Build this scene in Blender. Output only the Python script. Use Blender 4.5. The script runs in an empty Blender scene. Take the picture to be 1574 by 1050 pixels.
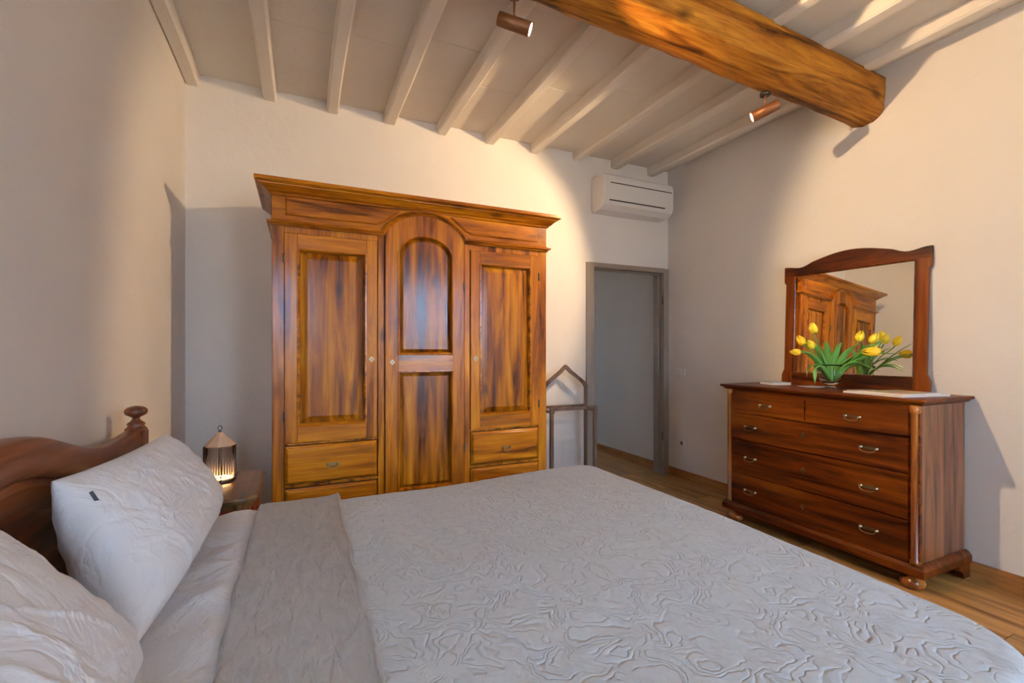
import bpy, bmesh, math, random
from mathutils import Vector, Matrix, noise
random.seed(7)
C = bpy.context.scene.collection
S = bpy.context.scene
PI = math.pi
V = Vector

# ------------------------------------------------------------------ camera
EYE = 1.28
cam_d = bpy.data.cameras.new('camera'); cam = bpy.data.objects.new('camera', cam_d); C.objects.link(cam)
cam.location = (0, 0, EYE); cam.rotation_euler = (PI/2, 0, math.radians(-24.53))
cam_d.sensor_width = 36; cam_d.sensor_fit = 'HORIZONTAL'; cam_d.lens = 36*712/1574
cam_d.shift_y = 13/1574; cam_d.clip_start = 0.02
S.camera = cam
# ------------------------------------------------------------------ world, exposure
w = bpy.data.worlds.new('world'); S.world = w; w.use_nodes = True
bg = w.node_tree.nodes['Background']
# daylight: pale blue sky above, sunlit warm ground below the horizon
_nt = w.node_tree; _tc = _nt.nodes.new('ShaderNodeTexCoord'); _sx = _nt.nodes.new('ShaderNodeSeparateXYZ'); _rp = _nt.nodes.new('ShaderNodeValToRGB')
_nt.links.new(_tc.outputs['Generated'], _sx.inputs[0]); _nt.links.new(_sx.outputs['Z'], _rp.inputs['Fac'])
_rp.color_ramp.elements[0].position = 0.0; _rp.color_ramp.elements[0].color = (.17, .14, .11, 1)
_rp.color_ramp.elements[1].position = .06; _rp.color_ramp.elements[1].color = (.42, .65, 1.0, 1)
_nt.links.new(_rp.outputs['Color'], bg.inputs[0]); bg.inputs[1].default_value = 94.0
S.view_settings.view_transform = 'Standard'; S.view_settings.look = 'None'
S.view_settings.gamma = 1.0; S.view_settings.exposure = 0.08
try: S.view_settings.use_curve_mapping = False
except Exception: pass
SPOT_COL = (1.0, 0.69, 0.38)
SPOT_W = 165.0
# ceiling spotlights: (pivot, aim)
SPOTS = [((0.886, 1.915, 2.765), (0.85, -0.41, -0.35), 1.0),
         ((2.559, 1.915, 2.728), (-0.635, 0.693, -0.342), 1.0)]

X0, X1, Y0, Y1 = -0.695, 3.456, -1.40, 3.69
ZC = 3.12     # ceiling boards
ZJ = 3.038    # joist undersides

# ------------------------------------------------------------------ materials
def mat(name, col=(.8, .8, .8), rough=.5, metal=0, **kw):
    m = bpy.data.materials.new(name); m.use_nodes = True
    b = m.node_tree.nodes['Principled BSDF']
    b.inputs['Base Color'].default_value = (*col, 1)
    b.inputs['Roughness'].default_value = rough
    b.inputs['Metallic'].default_value = metal
    for k, v in kw.items():
        b.inputs[k.replace('_', ' ')].default_value = v
    return m
def nd(m, t, **kw):
    n = m.node_tree.nodes.new(t)
    for k, v in kw.items(): setattr(n, k, v)
    return n
def ln(m, a, b): m.node_tree.links.new(a, b)
def coords(m, scale=(1, 1, 1)):
    tc = nd(m, 'ShaderNodeTexCoord'); mp = nd(m, 'ShaderNodeMapping')
    mp.inputs['Scale'].default_value = scale
    ln(m, tc.outputs['Object'], mp.inputs['Vector']); return mp.outputs['Vector']
def noise_n(m, vec, scale, detail=3, rough=.5, dist=0):
    n = nd(m, 'ShaderNodeTexNoise'); n.inputs['Scale'].default_value = scale
    n.inputs['Detail'].default_value = detail; n.inputs['Roughness'].default_value = rough
    n.inputs['Distortion'].default_value = dist
    ln(m, vec, n.inputs['Vector']); return n.outputs['Fac']
def ramp(m, fac, stops):
    r = nd(m, 'ShaderNodeValToRGB'); e = r.color_ramp.elements
    while len(e) < len(stops): e.new(.5)
    for i, (p, c) in enumerate(stops):
        e[i].position = p; e[i].color = (*c, 1) if len(c) == 3 else c
    ln(m, fac, r.inputs['Fac']); return r.outputs['Color']
def bump(m, h, dist, strength=1.0, prev=None):
    b = nd(m, 'ShaderNodeBump'); b.inputs['Distance'].default_value = dist; b.inputs['Strength'].default_value = strength
    ln(m, h, b.inputs['Height'])
    if prev: ln(m, prev, b.inputs['Normal'])
    return b.outputs['Normal']
def mth(m, op, a, b=None, c=None):
    n = nd(m, 'ShaderNodeMath', operation=op)
    for i, v in enumerate((a, b, c)):
        if v is None: continue
        if isinstance(v, (int, float)): n.inputs[i].default_value = v
        else: ln(m, v, n.inputs[i])
    return n.outputs[0]
def mixc(m, f, a, b, mode='MIX'):
    n = nd(m, 'ShaderNodeMix', data_type='RGBA', blend_type=mode)
    if isinstance(f, (int, float)): n.inputs[0].default_value = f
    else: ln(m, f, n.inputs[0])
    for i, v in ((6, a), (7, b)):
        if isinstance(v, tuple): n.inputs[i].default_value = (*v, 1)
        else: ln(m, v, n.inputs[i])
    return n.outputs[2]
def pb(m): return m.node_tree.nodes['Principled BSDF']

def plaster(name, c1, c2, rough=.85, bd=.006):
    m = mat(name, c1, rough)
    v = coords(m)
    ln(m, ramp(m, noise_n(m, v, 1.1, 4), [(.3, c1), (.7, c2)]), pb(m).inputs['Base Color'])
    n1 = bump(m, noise_n(m, v, 5, 5), bd*3, .35)
    ln(m, bump(m, noise_n(m, v, 40, 3), bd*.3, .3, n1), pb(m).inputs['Normal'])
    return m
def wood(name, axis, dark, mid, light, rough=.3, coat=.35, gs=1.0, knots=True, bd=.0008, seed=0.0):
    """grain runs along axis (0,1,2) in object space"""
    m = mat(name, mid, rough)
    s = [14*gs]*3; s[axis] = 1.1*gs
    tc = nd(m, 'ShaderNodeTexCoord'); mp = nd(m, 'ShaderNodeMapping')
    mp.inputs['Scale'].default_value = s; mp.inputs['Location'].default_value = (seed, seed*.7, seed*1.3)
    ln(m, tc.outputs['Object'], mp.inputs['Vector']); v = mp.outputs['Vector']
    g = noise_n(m, v, 1.0, 6, .62, .9)
    fine = [120*gs]*3; fine[axis] = 4*gs
    vf = coords(m, fine); gf = noise_n(m, vf, 1.0, 3, .6)
    col = ramp(m, g, [(.34, dark), (.49, mid), (.68, light)])
    col = mixc(m, .45, col, ramp(m, gf, [(.3, (.45, .45, .45)), (.6, (1.1, 1.1, 1.1))]), 'MULTIPLY')
    if knots:
        ks = [5.0]*3; ks[axis] = 2.2
        vk = coords(m, ks); vo = nd(m, 'ShaderNodeTexVoronoi'); vo.inputs['Scale'].default_value = 1.0
        ln(m, vk, vo.inputs['Vector'])
        kf = ramp(m, vo.outputs['Distance'], [(.05, (1, 1, 1)), (.16, (0, 0, 0))])
        kk = mth(m, 'MULTIPLY', kf, .65)
        col = mixc(m, kk, col, tuple(c*.35 for c in dark))
    ln(m, col, pb(m).inputs['Base Color'])
    ln(m, bump(m, gf, bd, .5, bump(m, g, bd*3, .4)), pb(m).inputs['Normal'])
    pb(m).inputs['Specular IOR Level'].default_value = .14
    pb(m).inputs['Coat Weight'].default_value = coat; pb(m).inputs['Coat Roughness'].default_value = .16
    return m

M = {}
M['wall'] = plaster('wall_plaster', (.72, .675, .62), (.78, .74, .685))
M['ceil'] = plaster('ceiling_paint', (.66, .60, .515), (.74, .685, .595))
M['joist'] = plaster('joist_paint', (.72, .66, .56), (.78, .72, .64), .7)
A = ((.08, .016, .001), (.30, .080, .0025), (.48, .168, .005))
M['wz'] = wood('wardrobe_wood_upright', 2, *A, rough=.34, coat=.15); M['wx'] = wood('wardrobe_wood_level', 0, *A, rough=.3, seed=3.1, coat=.3)
M['wy'] = wood('wardrobe_wood_side', 1, *A, rough=.34, seed=5)
A2 = ((.045, .009, .0008), (.23, .060, .002), (.46, .165, .006))
M['wp'] = wood('wardrobe_wood_panel', 2, *A2, rough=.34, gs=.95, seed=7.7, coat=.16)
D = ((.010, .0016, .0004), (.088, .0135, .0009), (.20, .040, .002))
M['dy'] = wood('dresser_wood_level', 1, *D, rough=.42, gs=.8, coat=.12); M['dz'] = wood('dresser_wood_upright', 2, (.09, .02, .005), (.30, .085, .014), (.46, .16, .03), rough=.3, seed=2)
M['ds'] = wood('dresser_wood_flank', 2, (.05, .014, .006), (.20, .065, .02), (.30, .11, .04), rough=.36, seed=12, coat=.5)
M['dx'] = wood('dresser_wood_side', 0, *D, rough=.3, seed=4)
H = ((.03, .006, .003), (.14, .034, .010), (.24, .07, .02))
M['hy'] = wood('bed_wood_level', 1, *H, rough=.36, gs=.7, knots=False); M['hz'] = wood('bed_wood_upright', 2, *H, rough=.36, knots=False)
M['nw'] = wood('nightstand_wood', 1, (.045, .02, .008), (.14, .065, .022), (.23, .11, .04), rough=.28, knots=False)
M['nr'] = wood('nightstand_wood_red', 1, (.06, .012, .006), (.22, .04, .014), (.30, .07, .02), rough=.35, knots=False)
M['beam'] = wood('beam_wood', 0, (.06, .014, .002), (.36, .120, .009), (.60, .25, .022), rough=.6, coat=.08, gs=1.0, bd=.008)
M['floor'] = wood('floor_wood', 1, (.17, .065, .015), (.34, .155, .040), (.46, .225, .065), rough=.42, coat=.2, gs=.8, knots=False)
M['base'] = wood('skirting_wood', 1, (.15, .05, .012), (.29, .11, .028), (.38, .16, .045), rough=.45, coat=.1, knots=False)
M['valet'] = wood('valet_wood', 2, (.05, .026, .016), (.12, .065, .04), (.17, .10, .065), rough=.45, knots=False)
M['taupe'] = mat('taupe_paint', (.27, .215, .16), .5)
M['brass'] = mat('aged_brass', (.30, .22, .12), .36, 1)
M['steel'] = mat('dark_hinge_iron', (.12, .10, .08), .4, 1)
M['bronze'] = mat('bronze_spot_paint', (.19, .070, .022), .45, .35)
M['mirror'] = mat('mirror_silver', (.93, .93, .91), .015, 1)
M['acw'] = mat('white_plastic', (.74, .72, .69), .38)
M['dark'] = mat('dark_slot', (.03, .025, .02), .8)
M['glass'] = mat('clear_glass', (.98, .99, .98), .02, Transmission_Weight=1.0, IOR=1.45)
M['vase'] = mat('vase_glass', (.98, 1.0, .98), .02, Transmission_Weight=1.0, IOR=1.22, Specular_IOR_Level=.9)
M['smoke'] = mat('smoky_ribbed_glass', (.86, .76, .68), .03, Transmission_Weight=1.0, IOR=1.06)
M['rib'] = mat('frosted_rib_glass', (.95, .86, .74), .35, Transmission_Weight=.35, IOR=1.2)
M['iron'] = mat('lantern_dark_metal', (.06, .05, .045), .35, .9)
M['led'] = mat('warm_led', (1, .7, .4), .5); pb(M['led']).inputs['Emission Color'].default_value = (1, .62, .28, 1); pb(M['led']).inputs['Emission Strength'].default_value = 45
M['lens'] = mat('spot_lens', (1, .85, .6), .5); pb(M['lens']).inputs['Emission Color'].default_value = (1, .66, .34, 1); pb(M['lens']).inputs['Emission Strength'].default_value = 12
M['stem'] = mat('tulip_stem_green', (.14, .33, .05), .45)
M['leaf'] = mat('tulip_leaf_green', (.15, .36, .06), .42)
M['petal'] = mat('tulip_yellow', (.92, .70, .02), .45)
M['petal2'] = mat('tulip_golden', (.92, .58, .012), .45)
M['water'] = mat('vase_water', (.9, .95, .88), .0, Transmission_Weight=1.0, IOR=1.33)
M['tag'] = mat('dark_label_cloth', (.03, .032, .035), .8)
M['gap'] = mat('shadow_gap_dark', (.02, .008, .004), .9)

def cloth_mat(name, c1, c2, sc, bd, rough=.9):
    m = mat(name, c1, rough)
    v = coords(m)
    ln(m, ramp(m, noise_n(m, v, sc*.3, 3), [(.3, c1), (.7, c2)]), pb(m).inputs['Base Color'])
    n = bump(m, noise_n(m, v, sc, 5, .6, .8), bd, .5)
    rd = mth(m, 'ABSOLUTE', mth(m, 'SUBTRACT', noise_n(m, coords(m, (1.6, 1.6, .7)), sc*.35, 3, .55, 1.8), .5))
    n = bump(m, mth(m, 'MINIMUM', rd, .09), .06, .36, n)
    ln(m, bump(m, noise_n(m, v, 380, 2), .0006, .4, n), pb(m).inputs['Normal'])
    pb(m).inputs['Sheen Weight'].default_value = .15
    return m
M['linen'] = cloth_mat('white_linen', (.83, .85, .89), (.87, .89, .92), 14, .006)
M['linen2'] = cloth_mat('white_sheet_cotton', (.84, .845, .86), (.88, .885, .90), 11, .010)
def quilt():
    m = mat('grey_quilted_cotton', (.45, .46, .46), .85)
    v = coords(m, (1, 1, .35))
    wn_ = nd(m, 'ShaderNodeTexNoise'); wn_.inputs['Scale'].default_value = 28; wn_.inputs['Detail'].default_value = 1; ln(m, v, wn_.inputs['Vector'])
    vm = nd(m, 'ShaderNodeVectorMath', operation='MULTIPLY_ADD'); ln(m, wn_.outputs['Color'], vm.inputs[0]); vm.inputs[1].default_value = (.034, .034, 0); ln(m, v, vm.inputs[2])
    n1 = noise_n(m, vm.outputs[0], 7.5, .8, .5, .8)
    t = mth(m, 'MULTIPLY', n1, 12.5)
    pp = mth(m, 'PINGPONG', t, .5)                          # 0..0.5 between isolines
    gate = mth(m, 'MINIMUM', mth(m, 'MAXIMUM', mth(m, 'MULTIPLY', mth(m, 'SUBTRACT', noise_n(m, v, 14, 1.5, .5, 1.2), .33), 5.0), 0.0), 1.0)
    groove = mth(m, 'MULTIPLY', mth(m, 'SUBTRACT', mth(m, 'SMOOTH_MIN', pp, .22, .14), .22), gate)
    n2 = noise_n(m, v, 15, 4, .6, .9)
    hgt = mth(m, 'ADD', mth(m, 'MULTIPLY', groove, 4.6), mth(m, 'MULTIPLY', n2, 1.2))
    nn = bump(m, hgt, .0065, .55)
    nn = bump(m, noise_n(m, v, 420, 2), .0006, .5, nn)
    ln(m, nn, pb(m).inputs['Normal'])
    c = mixc(m, .5, (.65, .685, .71), ramp(m, noise_n(m, v, 60, 3), [(.3, (.86, .86, .86)), (.7, (1.05, 1.05, 1.05))]), 'MULTIPLY')
    ln(m, c, pb(m).inputs['Base Color']); pb(m).inputs['Sheen Weight'].default_value = .2
    return m
M['quilt'] = quilt()
def quilt_back():
    m = mat('grey_quilt_reverse', (.42, .40, .39), .9)
    v = coords(m, (2.2, .8, 1))
    a = noise_n(m, v, 16, 3, .6, .7)
    nn = bump(m, a, .014, .7); nn = bump(m, noise_n(m, coords(m), 420, 2), .0006, .5, nn)
    ln(m, nn, pb(m).inputs['Normal'])
    ln(m, ramp(m, a, [(.3, (.45, .43, .405)), (.6, (.52, .50, .475))]), pb(m).inputs['Base Color'])
    return m
M['quiltb'] = quilt_back()

# ------------------------------------------------------------------ mesh helpers (world coordinates in, local to the parent out)
class MB:
    def __init__(s): s.v = []; s.f = []; s.sm = []
    def add(s, vs, fs, smooth=False):
        k = len(s.v); s.v += [tuple(p) for p in vs]
        for f in fs: s.f.append(tuple(i+k for i in f)); s.sm.append(smooth)
        return s
    def box(s, a, b):
        (x0, y0, z0), (x1, y1, z1) = a, b
        vs = [(x0, y0, z0), (x1, y0, z0), (x1, y1, z0), (x0, y1, z0), (x0, y0, z1), (x1, y0, z1), (x1, y1, z1), (x0, y1, z1)]
        return s.add(vs, [(0, 3, 2, 1), (4, 5, 6, 7), (0, 1, 5, 4), (1, 2, 6, 5), (2, 3, 7, 6), (3, 0, 4, 7)])
    def prism(s, poly, fn, d0, d1):
        n = len(poly)
        vs = [fn(a, b, d0) for a, b in poly]+[fn(a, b, d1) for a, b in poly]
        fs = [tuple(range(n)), tuple(range(2*n-1, n-1, -1))]+[(i, i+n, (i+1) % n+n, (i+1) % n) for i in range(n)]
        return s.add(vs, fs)
    def sweep(s, path, prof, fn, closed=False, smooth=False):
        """path 2D, prof [(n,d)], offset along mitred left normal"""
        n = len(path); P = [V(p) for p in path]; rows = []
        for i in range(n):
            if closed: a = P[i]-P[i-1]; b = P[(i+1) % n]-P[i]
            else:
                a = P[i]-P[max(i-1, 0)]; b = P[min(i+1, n-1)]-P[i]
                if i == 0: a = b
                if i == n-1: b = a
            a = a.normalized(); b = b.normalized()
            na = V((-a.y, a.x)); nb = V((-b.y, b.x)); mi = (na+nb)
            mi = mi.normalized() if mi.length > 1e-6 else na
            k = 1/max(mi.dot(na), .3)
            rows.append([fn(P[i].x+mi.x*o*k, P[i].y+mi.y*o*k, d) for o, d in prof])
        m = len(prof); vs = [p for r in rows for p in r]; fs = []
        for i in range(n if closed else n-1):
            j = (i+1) % n
            for q in range(m): r = (q+1) % m; fs.append((i*m+q, j*m+q, j*m+r, i*m+r))
        if not closed: fs += [tuple(range(m))[::-1], tuple((n-1)*m+q for q in range(m))]
        return s.add(vs, fs, smooth)
    def lathe(s, prof, c, n=24, ax=None, caps=True, smooth=True, sides=None):
        """prof [(r,h)], about axis ax through c"""
        ax = V(ax or (0, 0, 1)).normalized(); t = V((1, 0, 0)) if abs(ax.x) < .9 else V((0, 1, 0))
        e1 = ax.cross(t).normalized(); e2 = ax.cross(e1); c = V(c); vs = []; fs = []
        for r, h in prof:
            for k in range(n):
                a = 2*PI*k/n; rr = r*(sides(k) if sides else 1)
                vs.append(c+ax*h+e1*rr*math.cos(a)+e2*rr*math.sin(a))
        for i in range(len(prof)-1):
            for k in range(n): j = (k+1) % n; fs.append((i*n+k, i*n+j, (i+1)*n+j, (i+1)*n+k))
        if caps: fs += [tuple(range(n))[::-1], tuple((len(prof)-1)*n+k for k in range(n))]
        return s.add(vs, fs, smooth)
    def tube(s, pts, r, n=8, smooth=True, rf=None):
        pts = [V(p) for p in pts]; vs = []; fs = []; up = V((0, 0, 1))
        for i, p in enumerate(pts):
            t = (pts[min(i+1, len(pts)-1)]-pts[max(i-1, 0)]).normalized()
            u = up if abs(t.dot(up)) < .95 else V((1, 0, 0))
            a = t.cross(u).normalized(); b = t.cross(a); rr = r*(rf(i/(len(pts)-1)) if rf else 1)
            for k in range(n): q = 2*PI*k/n; vs.append(p+a*rr*math.cos(q)+b*rr*math.sin(q))
        for i in range(len(pts)-1):
            for k in range(n): j = (k+1) % n; fs.append((i*n+k, i*n+j, (i+1)*n+j, (i+1)*n+k))
        fs += [tuple(range(n))[::-1], tuple((len(pts)-1)*n+k for k in range(n))]
        return s.add(vs, fs, smooth)
    def grid(s, fn, nu, nv, smooth=True, wrapu=False):
        vs = [fn(i/nu, j/nv) for j in range(nv+1) for i in range(nu+1)]; fs = []
        for j in range(nv):
            for i in range(nu):
                a = j*(nu+1)+i; fs.append((a, a+1, a+nu+2, a+nu+1))
        return s.add(vs, fs, smooth)
    def build(s, name, m, parent=None, bevel=0, fix=True):
        o0 = V((0, 0, 0)); p = parent
        while p is not None: o0 += p.location; p = p.parent
        me = bpy.data.meshes.new(name)
        me.from_pydata([tuple(V(v)-o0) for v in s.v], [], s.f)
        me.polygons.foreach_set('use_smooth', s.sm)
        if fix:
            b = bmesh.new(); b.from_mesh(me); bmesh.ops.remove_doubles(b, verts=b.verts, dist=1e-6)
            bmesh.ops.recalc_face_normals(b, faces=b.faces); b.to_mesh(me); b.free()
        me.materials.append(m if not isinstance(m, str) else M[m])
        o = bpy.data.objects.new(name, me); C.objects.link(o)
        if parent is not None: o.parent = parent
        if bevel:
            md = o.modifiers.new('bevel', 'BEVEL'); md.width = bevel; md.segments = 2; md.limit_method = 'ANGLE'; md.angle_limit = math.radians(40)
            md.harden_normals = False
        return o
def tag(o, label, cat, group=None):
    o['label'] = label; o['category'] = cat
    if group: o['group'] = group
    return o
def thing(name, loc, label, cat, group=None):
    o = bpy.data.objects.new(name, None); C.objects.link(o); o.location = loc; o.empty_display_size = .1
    return tag(o, label, cat, group)
def struct(o): o['kind'] = 'structure'; return o
def copy_tree(o, parent=None):
    c = o.copy(); C.objects.link(c)
    if parent is not None: c.parent = parent
    for ch in list(o.children): copy_tree(ch, c)
    return c
XZ = lambda a, b, d: (a, d, b)      # plane facing -Y: (x,z,y)
YZ = lambda a, b, d: (d, a, b)      # plane facing -X: (y,z,x)
XY = lambda a, b, d: (a, b, d)
def inset(poly, d):
    """offset CCW polygon inward by d"""
    n = len(poly); out = []
    for i in range(n):
        p = V(poly[i]); a = (p-V(poly[i-1])).normalized(); b = (V(poly[(i+1) % n])-p).normalized()
        na = V((-a.y, a.x)); nb = V((-b.y, b.x)); mi = (na+nb).normalized(); k = 1/max(mi.dot(na), .4)
        out.append((p.x+mi.x*d*k, p.y+mi.y*d*k))
    return out
def raised(mb, poly, fn, base, flat, bev, top, back):
    """raised field panel: rim at depth base (flat wide), bevel (bev wide) up to depth top"""
    L = [(poly, base), (inset(poly, flat), base), (inset(poly, flat+bev), top*.35+base*.65 if False else top)]
    n = len(poly); vs = []; fs = []
    for p, d in L: vs += [fn(a, b, d) for a, b in p]
    for k in range(2):
        for i in range(n): j = (i+1) % n; fs.append((k*n+i, k*n+j, (k+1)*n+j, (k+1)*n+i))
    fs.append(tuple(2*n+i for i in range(n)))
    m = len(vs); vs += [fn(a, b, back) for a, b in poly]
    for i in range(n): j = (i+1) % n; fs.append((i, m+i, m+j, j))
    fs.append(tuple(m+i for i in range(n))[::-1])
    mb.add(vs, fs)
    return mb

# ------------------------------------------------------------------ the room
T = .25
# floor: sub-floor and planks along the length of the room and into the corridor
fl = struct(MB().box((X0-T, Y0-T, -.2), (X1+T, 7.3, -.012)).build('floor', 'gap'))
pw, pl = .165, 1.35
pm = MB().box((.0012, .0012, -.012), (pw-.0012, pl-.0012, 0)).build('plank', 'floor', fl, .0012)
first = True; i = 0
x = X0
fmats = [M['floor']]
for k in range(2):
    mm = M['floor'].copy(); mm.name = 'floor_wood_tone'
    for n_ in mm.node_tree.nodes:
        if n_.type == 'MAPPING': n_.inputs['Location'].default_value = (k*3+2, k*5+1, 0)
        if n_.type == 'VALTORGB' and n_.color_ramp.elements[0].color[0] < .3 and n_.color_ramp.elements[0].color[0] > .1:
            for e in n_.color_ramp.elements: e.color = tuple(c*(.86 if k else 1.12) for c in e.color[:3])+(1,)
    fmats.append(mm)
pms = [pm.data]
for mm in fmats[1:]:
    d = pm.data.copy(); d.materials[0] = mm; pms.append(d)
while x < X1:
    off = (i % 4)*.34
    y = Y0-off
    while y < Y1+.14:
        ya = max(y, Y0); 
        o = pm if first else pm.copy()
        if not first: C.objects.link(o); o.parent = fl; o.data = random.choice(pms)
        wx = min(pw, X1-x); o.location = (x, ya, 0); o.scale = (wx/pw, (min(y+pl, Y1+.14)-ya)/pl, 1)
        first = False; y += pl
    x += pw; i += 1
cf = struct(MB().box((1.6, Y1+.14, -.012), (X1, 7.1, 0)).build('floor_corridor', 'floor'))

# walls
struct(MB().box((X0-T, Y0-T, -.02), (X0, Y1+T, ZC+.3)).build('wall_left', 'wall'))
wr = MB().box((X1, Y0-T, -.02), (X1+T, 7.3, ZC+.3)); struct(wr.build('wall_right', 'wall'))
DX0, DX1, DZ = 2.535, 3.385, 2.066      # door opening
wb = MB(); wb.box((X0, Y1, -.02), (DX0-.02, Y1+.13, ZC+.3)); wb.box((DX0-.02, Y1, DZ+.02), (X1, Y1+.13, ZC+.3)); wb.box((DX1+.02, Y1, -.02), (X1, Y1+.13, DZ+.02))
struct(wb.build('wall_back', 'wall'))
WZ0, WZ1 = .80, 2.45   # two unseen windows behind the photographer, the left one added to brighten the bed
WINS = ((-.63, .12), (1.40, 2.55))  # right one placed from its reflection in the wardrobe door
wn = MB(); wn.box((X0, Y0-T, -.02), (X1, Y0, WZ0)); wn.box((X0, Y0-T, WZ1), (X1, Y0, ZC+.3))
wn.box((X0, Y0-T, WZ0), (WINS[0][0], Y0, WZ1)); wn.box((WINS[0][1], Y0-T, WZ0), (WINS[1][0], Y0, WZ1)); wn.box((WINS[1][1], Y0-T, WZ0), (X1, Y0, WZ1))
struct(wn.build('wall_front', 'wall'))
def portal(x0, x1, z0, z1, y, out):
    l = bpy.data.lights.new('sky_portal', 'AREA'); l.shape = 'RECTANGLE'; l.size = x1-x0; l.size_y = z1-z0; l.cycles.is_portal = True
    o = bpy.data.objects.new('sky_portal', l); C.objects.link(o); o.location = ((x0+x1)/2, y, (z0+z1)/2); o.rotation_euler = (PI/2*out, 0, 0)
def unseen_window(name, x0, x1, z0, z1, yb):
    wf = MB(); xm = (x0+x1)/2
    for a, b in (((x0, z0), (x0+.06, z1)), ((x1-.06, z0), (x1, z1)), ((x0, z0), (x1, z0+.06)), ((x0, z1-.06), (x1, z1)), ((xm-.04, z0), (xm+.04, z1))):
        wf.box((a[0], yb, a[1]), (b[0], yb+.06, b[1]))
    win = struct(wf.build(name, 'taupe'))
    for a, b in ((x0+.06, xm-.04), (xm+.04, x1-.06)): MB().box((a, yb+.028, z0+.06), (b, yb+.032, z1-.06)).build('pane', 'glass', win)
    return win
for k, (a, b) in enumerate(WINS):
    win = unseen_window('window_%d' % (k+1), a, b, WZ0, WZ1, Y0-.12)
    MB().box((a-.04, Y0-.10, WZ0-.03), (b+.04, Y0+.04, WZ0)).build('window_sill', 'wall', win)
    portal(a, b, WZ0, WZ1, Y0-.16, 1)
# corridor beyond the door
struct(MB().box((1.35, Y1+.13, -.02), (1.6, 7.3, 2.9)).build('wall_corridor_left', 'wall'))
we = MB(); we.box((1.6, 7.1, -.02), (X1, 7.3, 1.1)); we.box((1.6, 7.1, 2.0), (X1, 7.3, 2.9)); we.box((1.6, 7.1, 1.1), (1.9, 7.3, 2.0)); we.box((2.5, 7.1, 1.1), (X1, 7.3, 2.0))
struct(we.build('wall_corridor_end', 'wall'))
unseen_window('window_3', 1.9, 2.5, 1.1, 2.0, 7.16)  # unseen opening added to bring daylight on to the corridor wall
portal(1.9, 2.5, 1.1, 2.0, 7.27, -1)
struct(MB().box((1.35, Y1+.13, 2.8), (X1, 7.3, 2.95)).build('ceiling_corridor', 'ceil'))

# ceiling: slab, boards between the joists, joists
ce = struct(MB().box((X0-T, Y0-T, ZC+.02), (X1+T, Y1+T, ZC+.3)).build('ceiling', 'ceil'))
JX = [-.655, -.20, .215, .63, 1.05, 1.475, 1.905, 2.345, 2.785, 3.23]
random.seed(3)
jw = .085
for k, jx in enumerate(JX):
    n = 26; r = random.random()*50
    wv = jw*(.92+.16*random.random())
    mb = MB(); vs = []; fs = []
    for i in range(n+1):
        y = Y0+(Y1-Y0)*i/n
        dx = .007*noise.noise(V((r, y*1.1, 0))); dz = .006*noise.noise(V((r+9, y*1.3, 0))); ww = wv*(1+.07*noise.noise(V((r+20, y*2, 0))))
        xa, xb = jx-ww/2+dx, jx+ww/2+dx
        if k == 0: xa = X0+.0
        vs += [(xa, y, ZC+.022), (xa, y, ZJ+dz+.012), (xa+.012, y, ZJ+dz), (xb-.012, y, ZJ+dz), (xb, y, ZJ+dz+.012), (xb, y, ZC+.022)]
    for i in range(n):
        for q in range(6): j = (q+1) % 6; fs.append((i*6+q, i*6+j, (i+1)*6+j, (i+1)*6+q))
    fs += [tuple(range(6)), tuple(n*6+q for q in range(6))[::-1]]
    mb.add(vs, fs); mb.build('joist', 'joist', ce)
for k in range(len(JX)):
    xa = JX[k]; xb = JX[k+1] if k+1 < len(JX) else X1+.0
    y = Y1; first = True
    while y > Y0:
        L = .62+.45*random.random(); y2 = max(y-L, Y0)
        t = .003*random.random()
        if y-y2 > .03:
            MB().box((xa, y2+.0015, ZC-t), (xb, y-.0015, ZC+.03)).build('ceiling_panel', 'ceil', ce, .0015)
        y = y2
# skirting boards
BH = .088
def skirt(name, a, b):
    o = MB().box(a, b).build(name, 'base', None, .003); return struct(o)
skirt('baseboard_right', (X1-.014, Y0, 0), (X1, Y1, BH))
skirt('baseboard_left', (X0, Y0, 0), (X0+.014, Y1, BH))
o = skirt('baseboard_back', (X0+.014, Y1-.014, 0), (DX0-.09, Y1, BH)); o.data.materials[0] = M['base']
skirt('baseboard_corridor', (X1-.014, Y1+.13, 0), (X1, 7.1, BH))
skirt('baseboard_front', (X0+.014, Y0, 0), (X1-.014, Y0+.014, BH))
# door lining and architraves
dm = MB()
dm.box((DX0-.085, Y1-.018, 0), (DX0, Y1+.002, DZ+.045)); dm.box((DX1, Y1-.018, 0), (X1-.002, Y1+.002, DZ+.045)); dm.box((DX0, Y1-.018, DZ), (DX1, Y1+.002, DZ+.045))
d1 = struct(dm.build('door_1', 'taupe', None, .003))
jm = MB(); jm.box((DX0-.02, Y1, 0), (DX0, Y1+.135, DZ)); jm.box((DX1, Y1, 0), (DX1+.02, Y1+.135, DZ)); jm.box((DX0-.02, Y1, DZ), (DX1+.02, Y1+.135, DZ+.02))
jm.box((DX0, Y1+.05, 0), (DX0+.012, Y1+.09, DZ)); jm.box((DX1-.012, Y1+.05, 0), (DX1, Y1+.09, DZ)); jm.box((DX0, Y1+.05, DZ-.012), (DX1, Y1+.09, DZ))
jm.build('door_lining', 'taupe', d1, .002)
sg = MB()
for z in (.35, 1.75): sg.lathe([(.006, 0), (.006, .09)], (DX1-.004, Y1-.004, z), 8)
sg.build('hinge', 'steel', d1)

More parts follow.
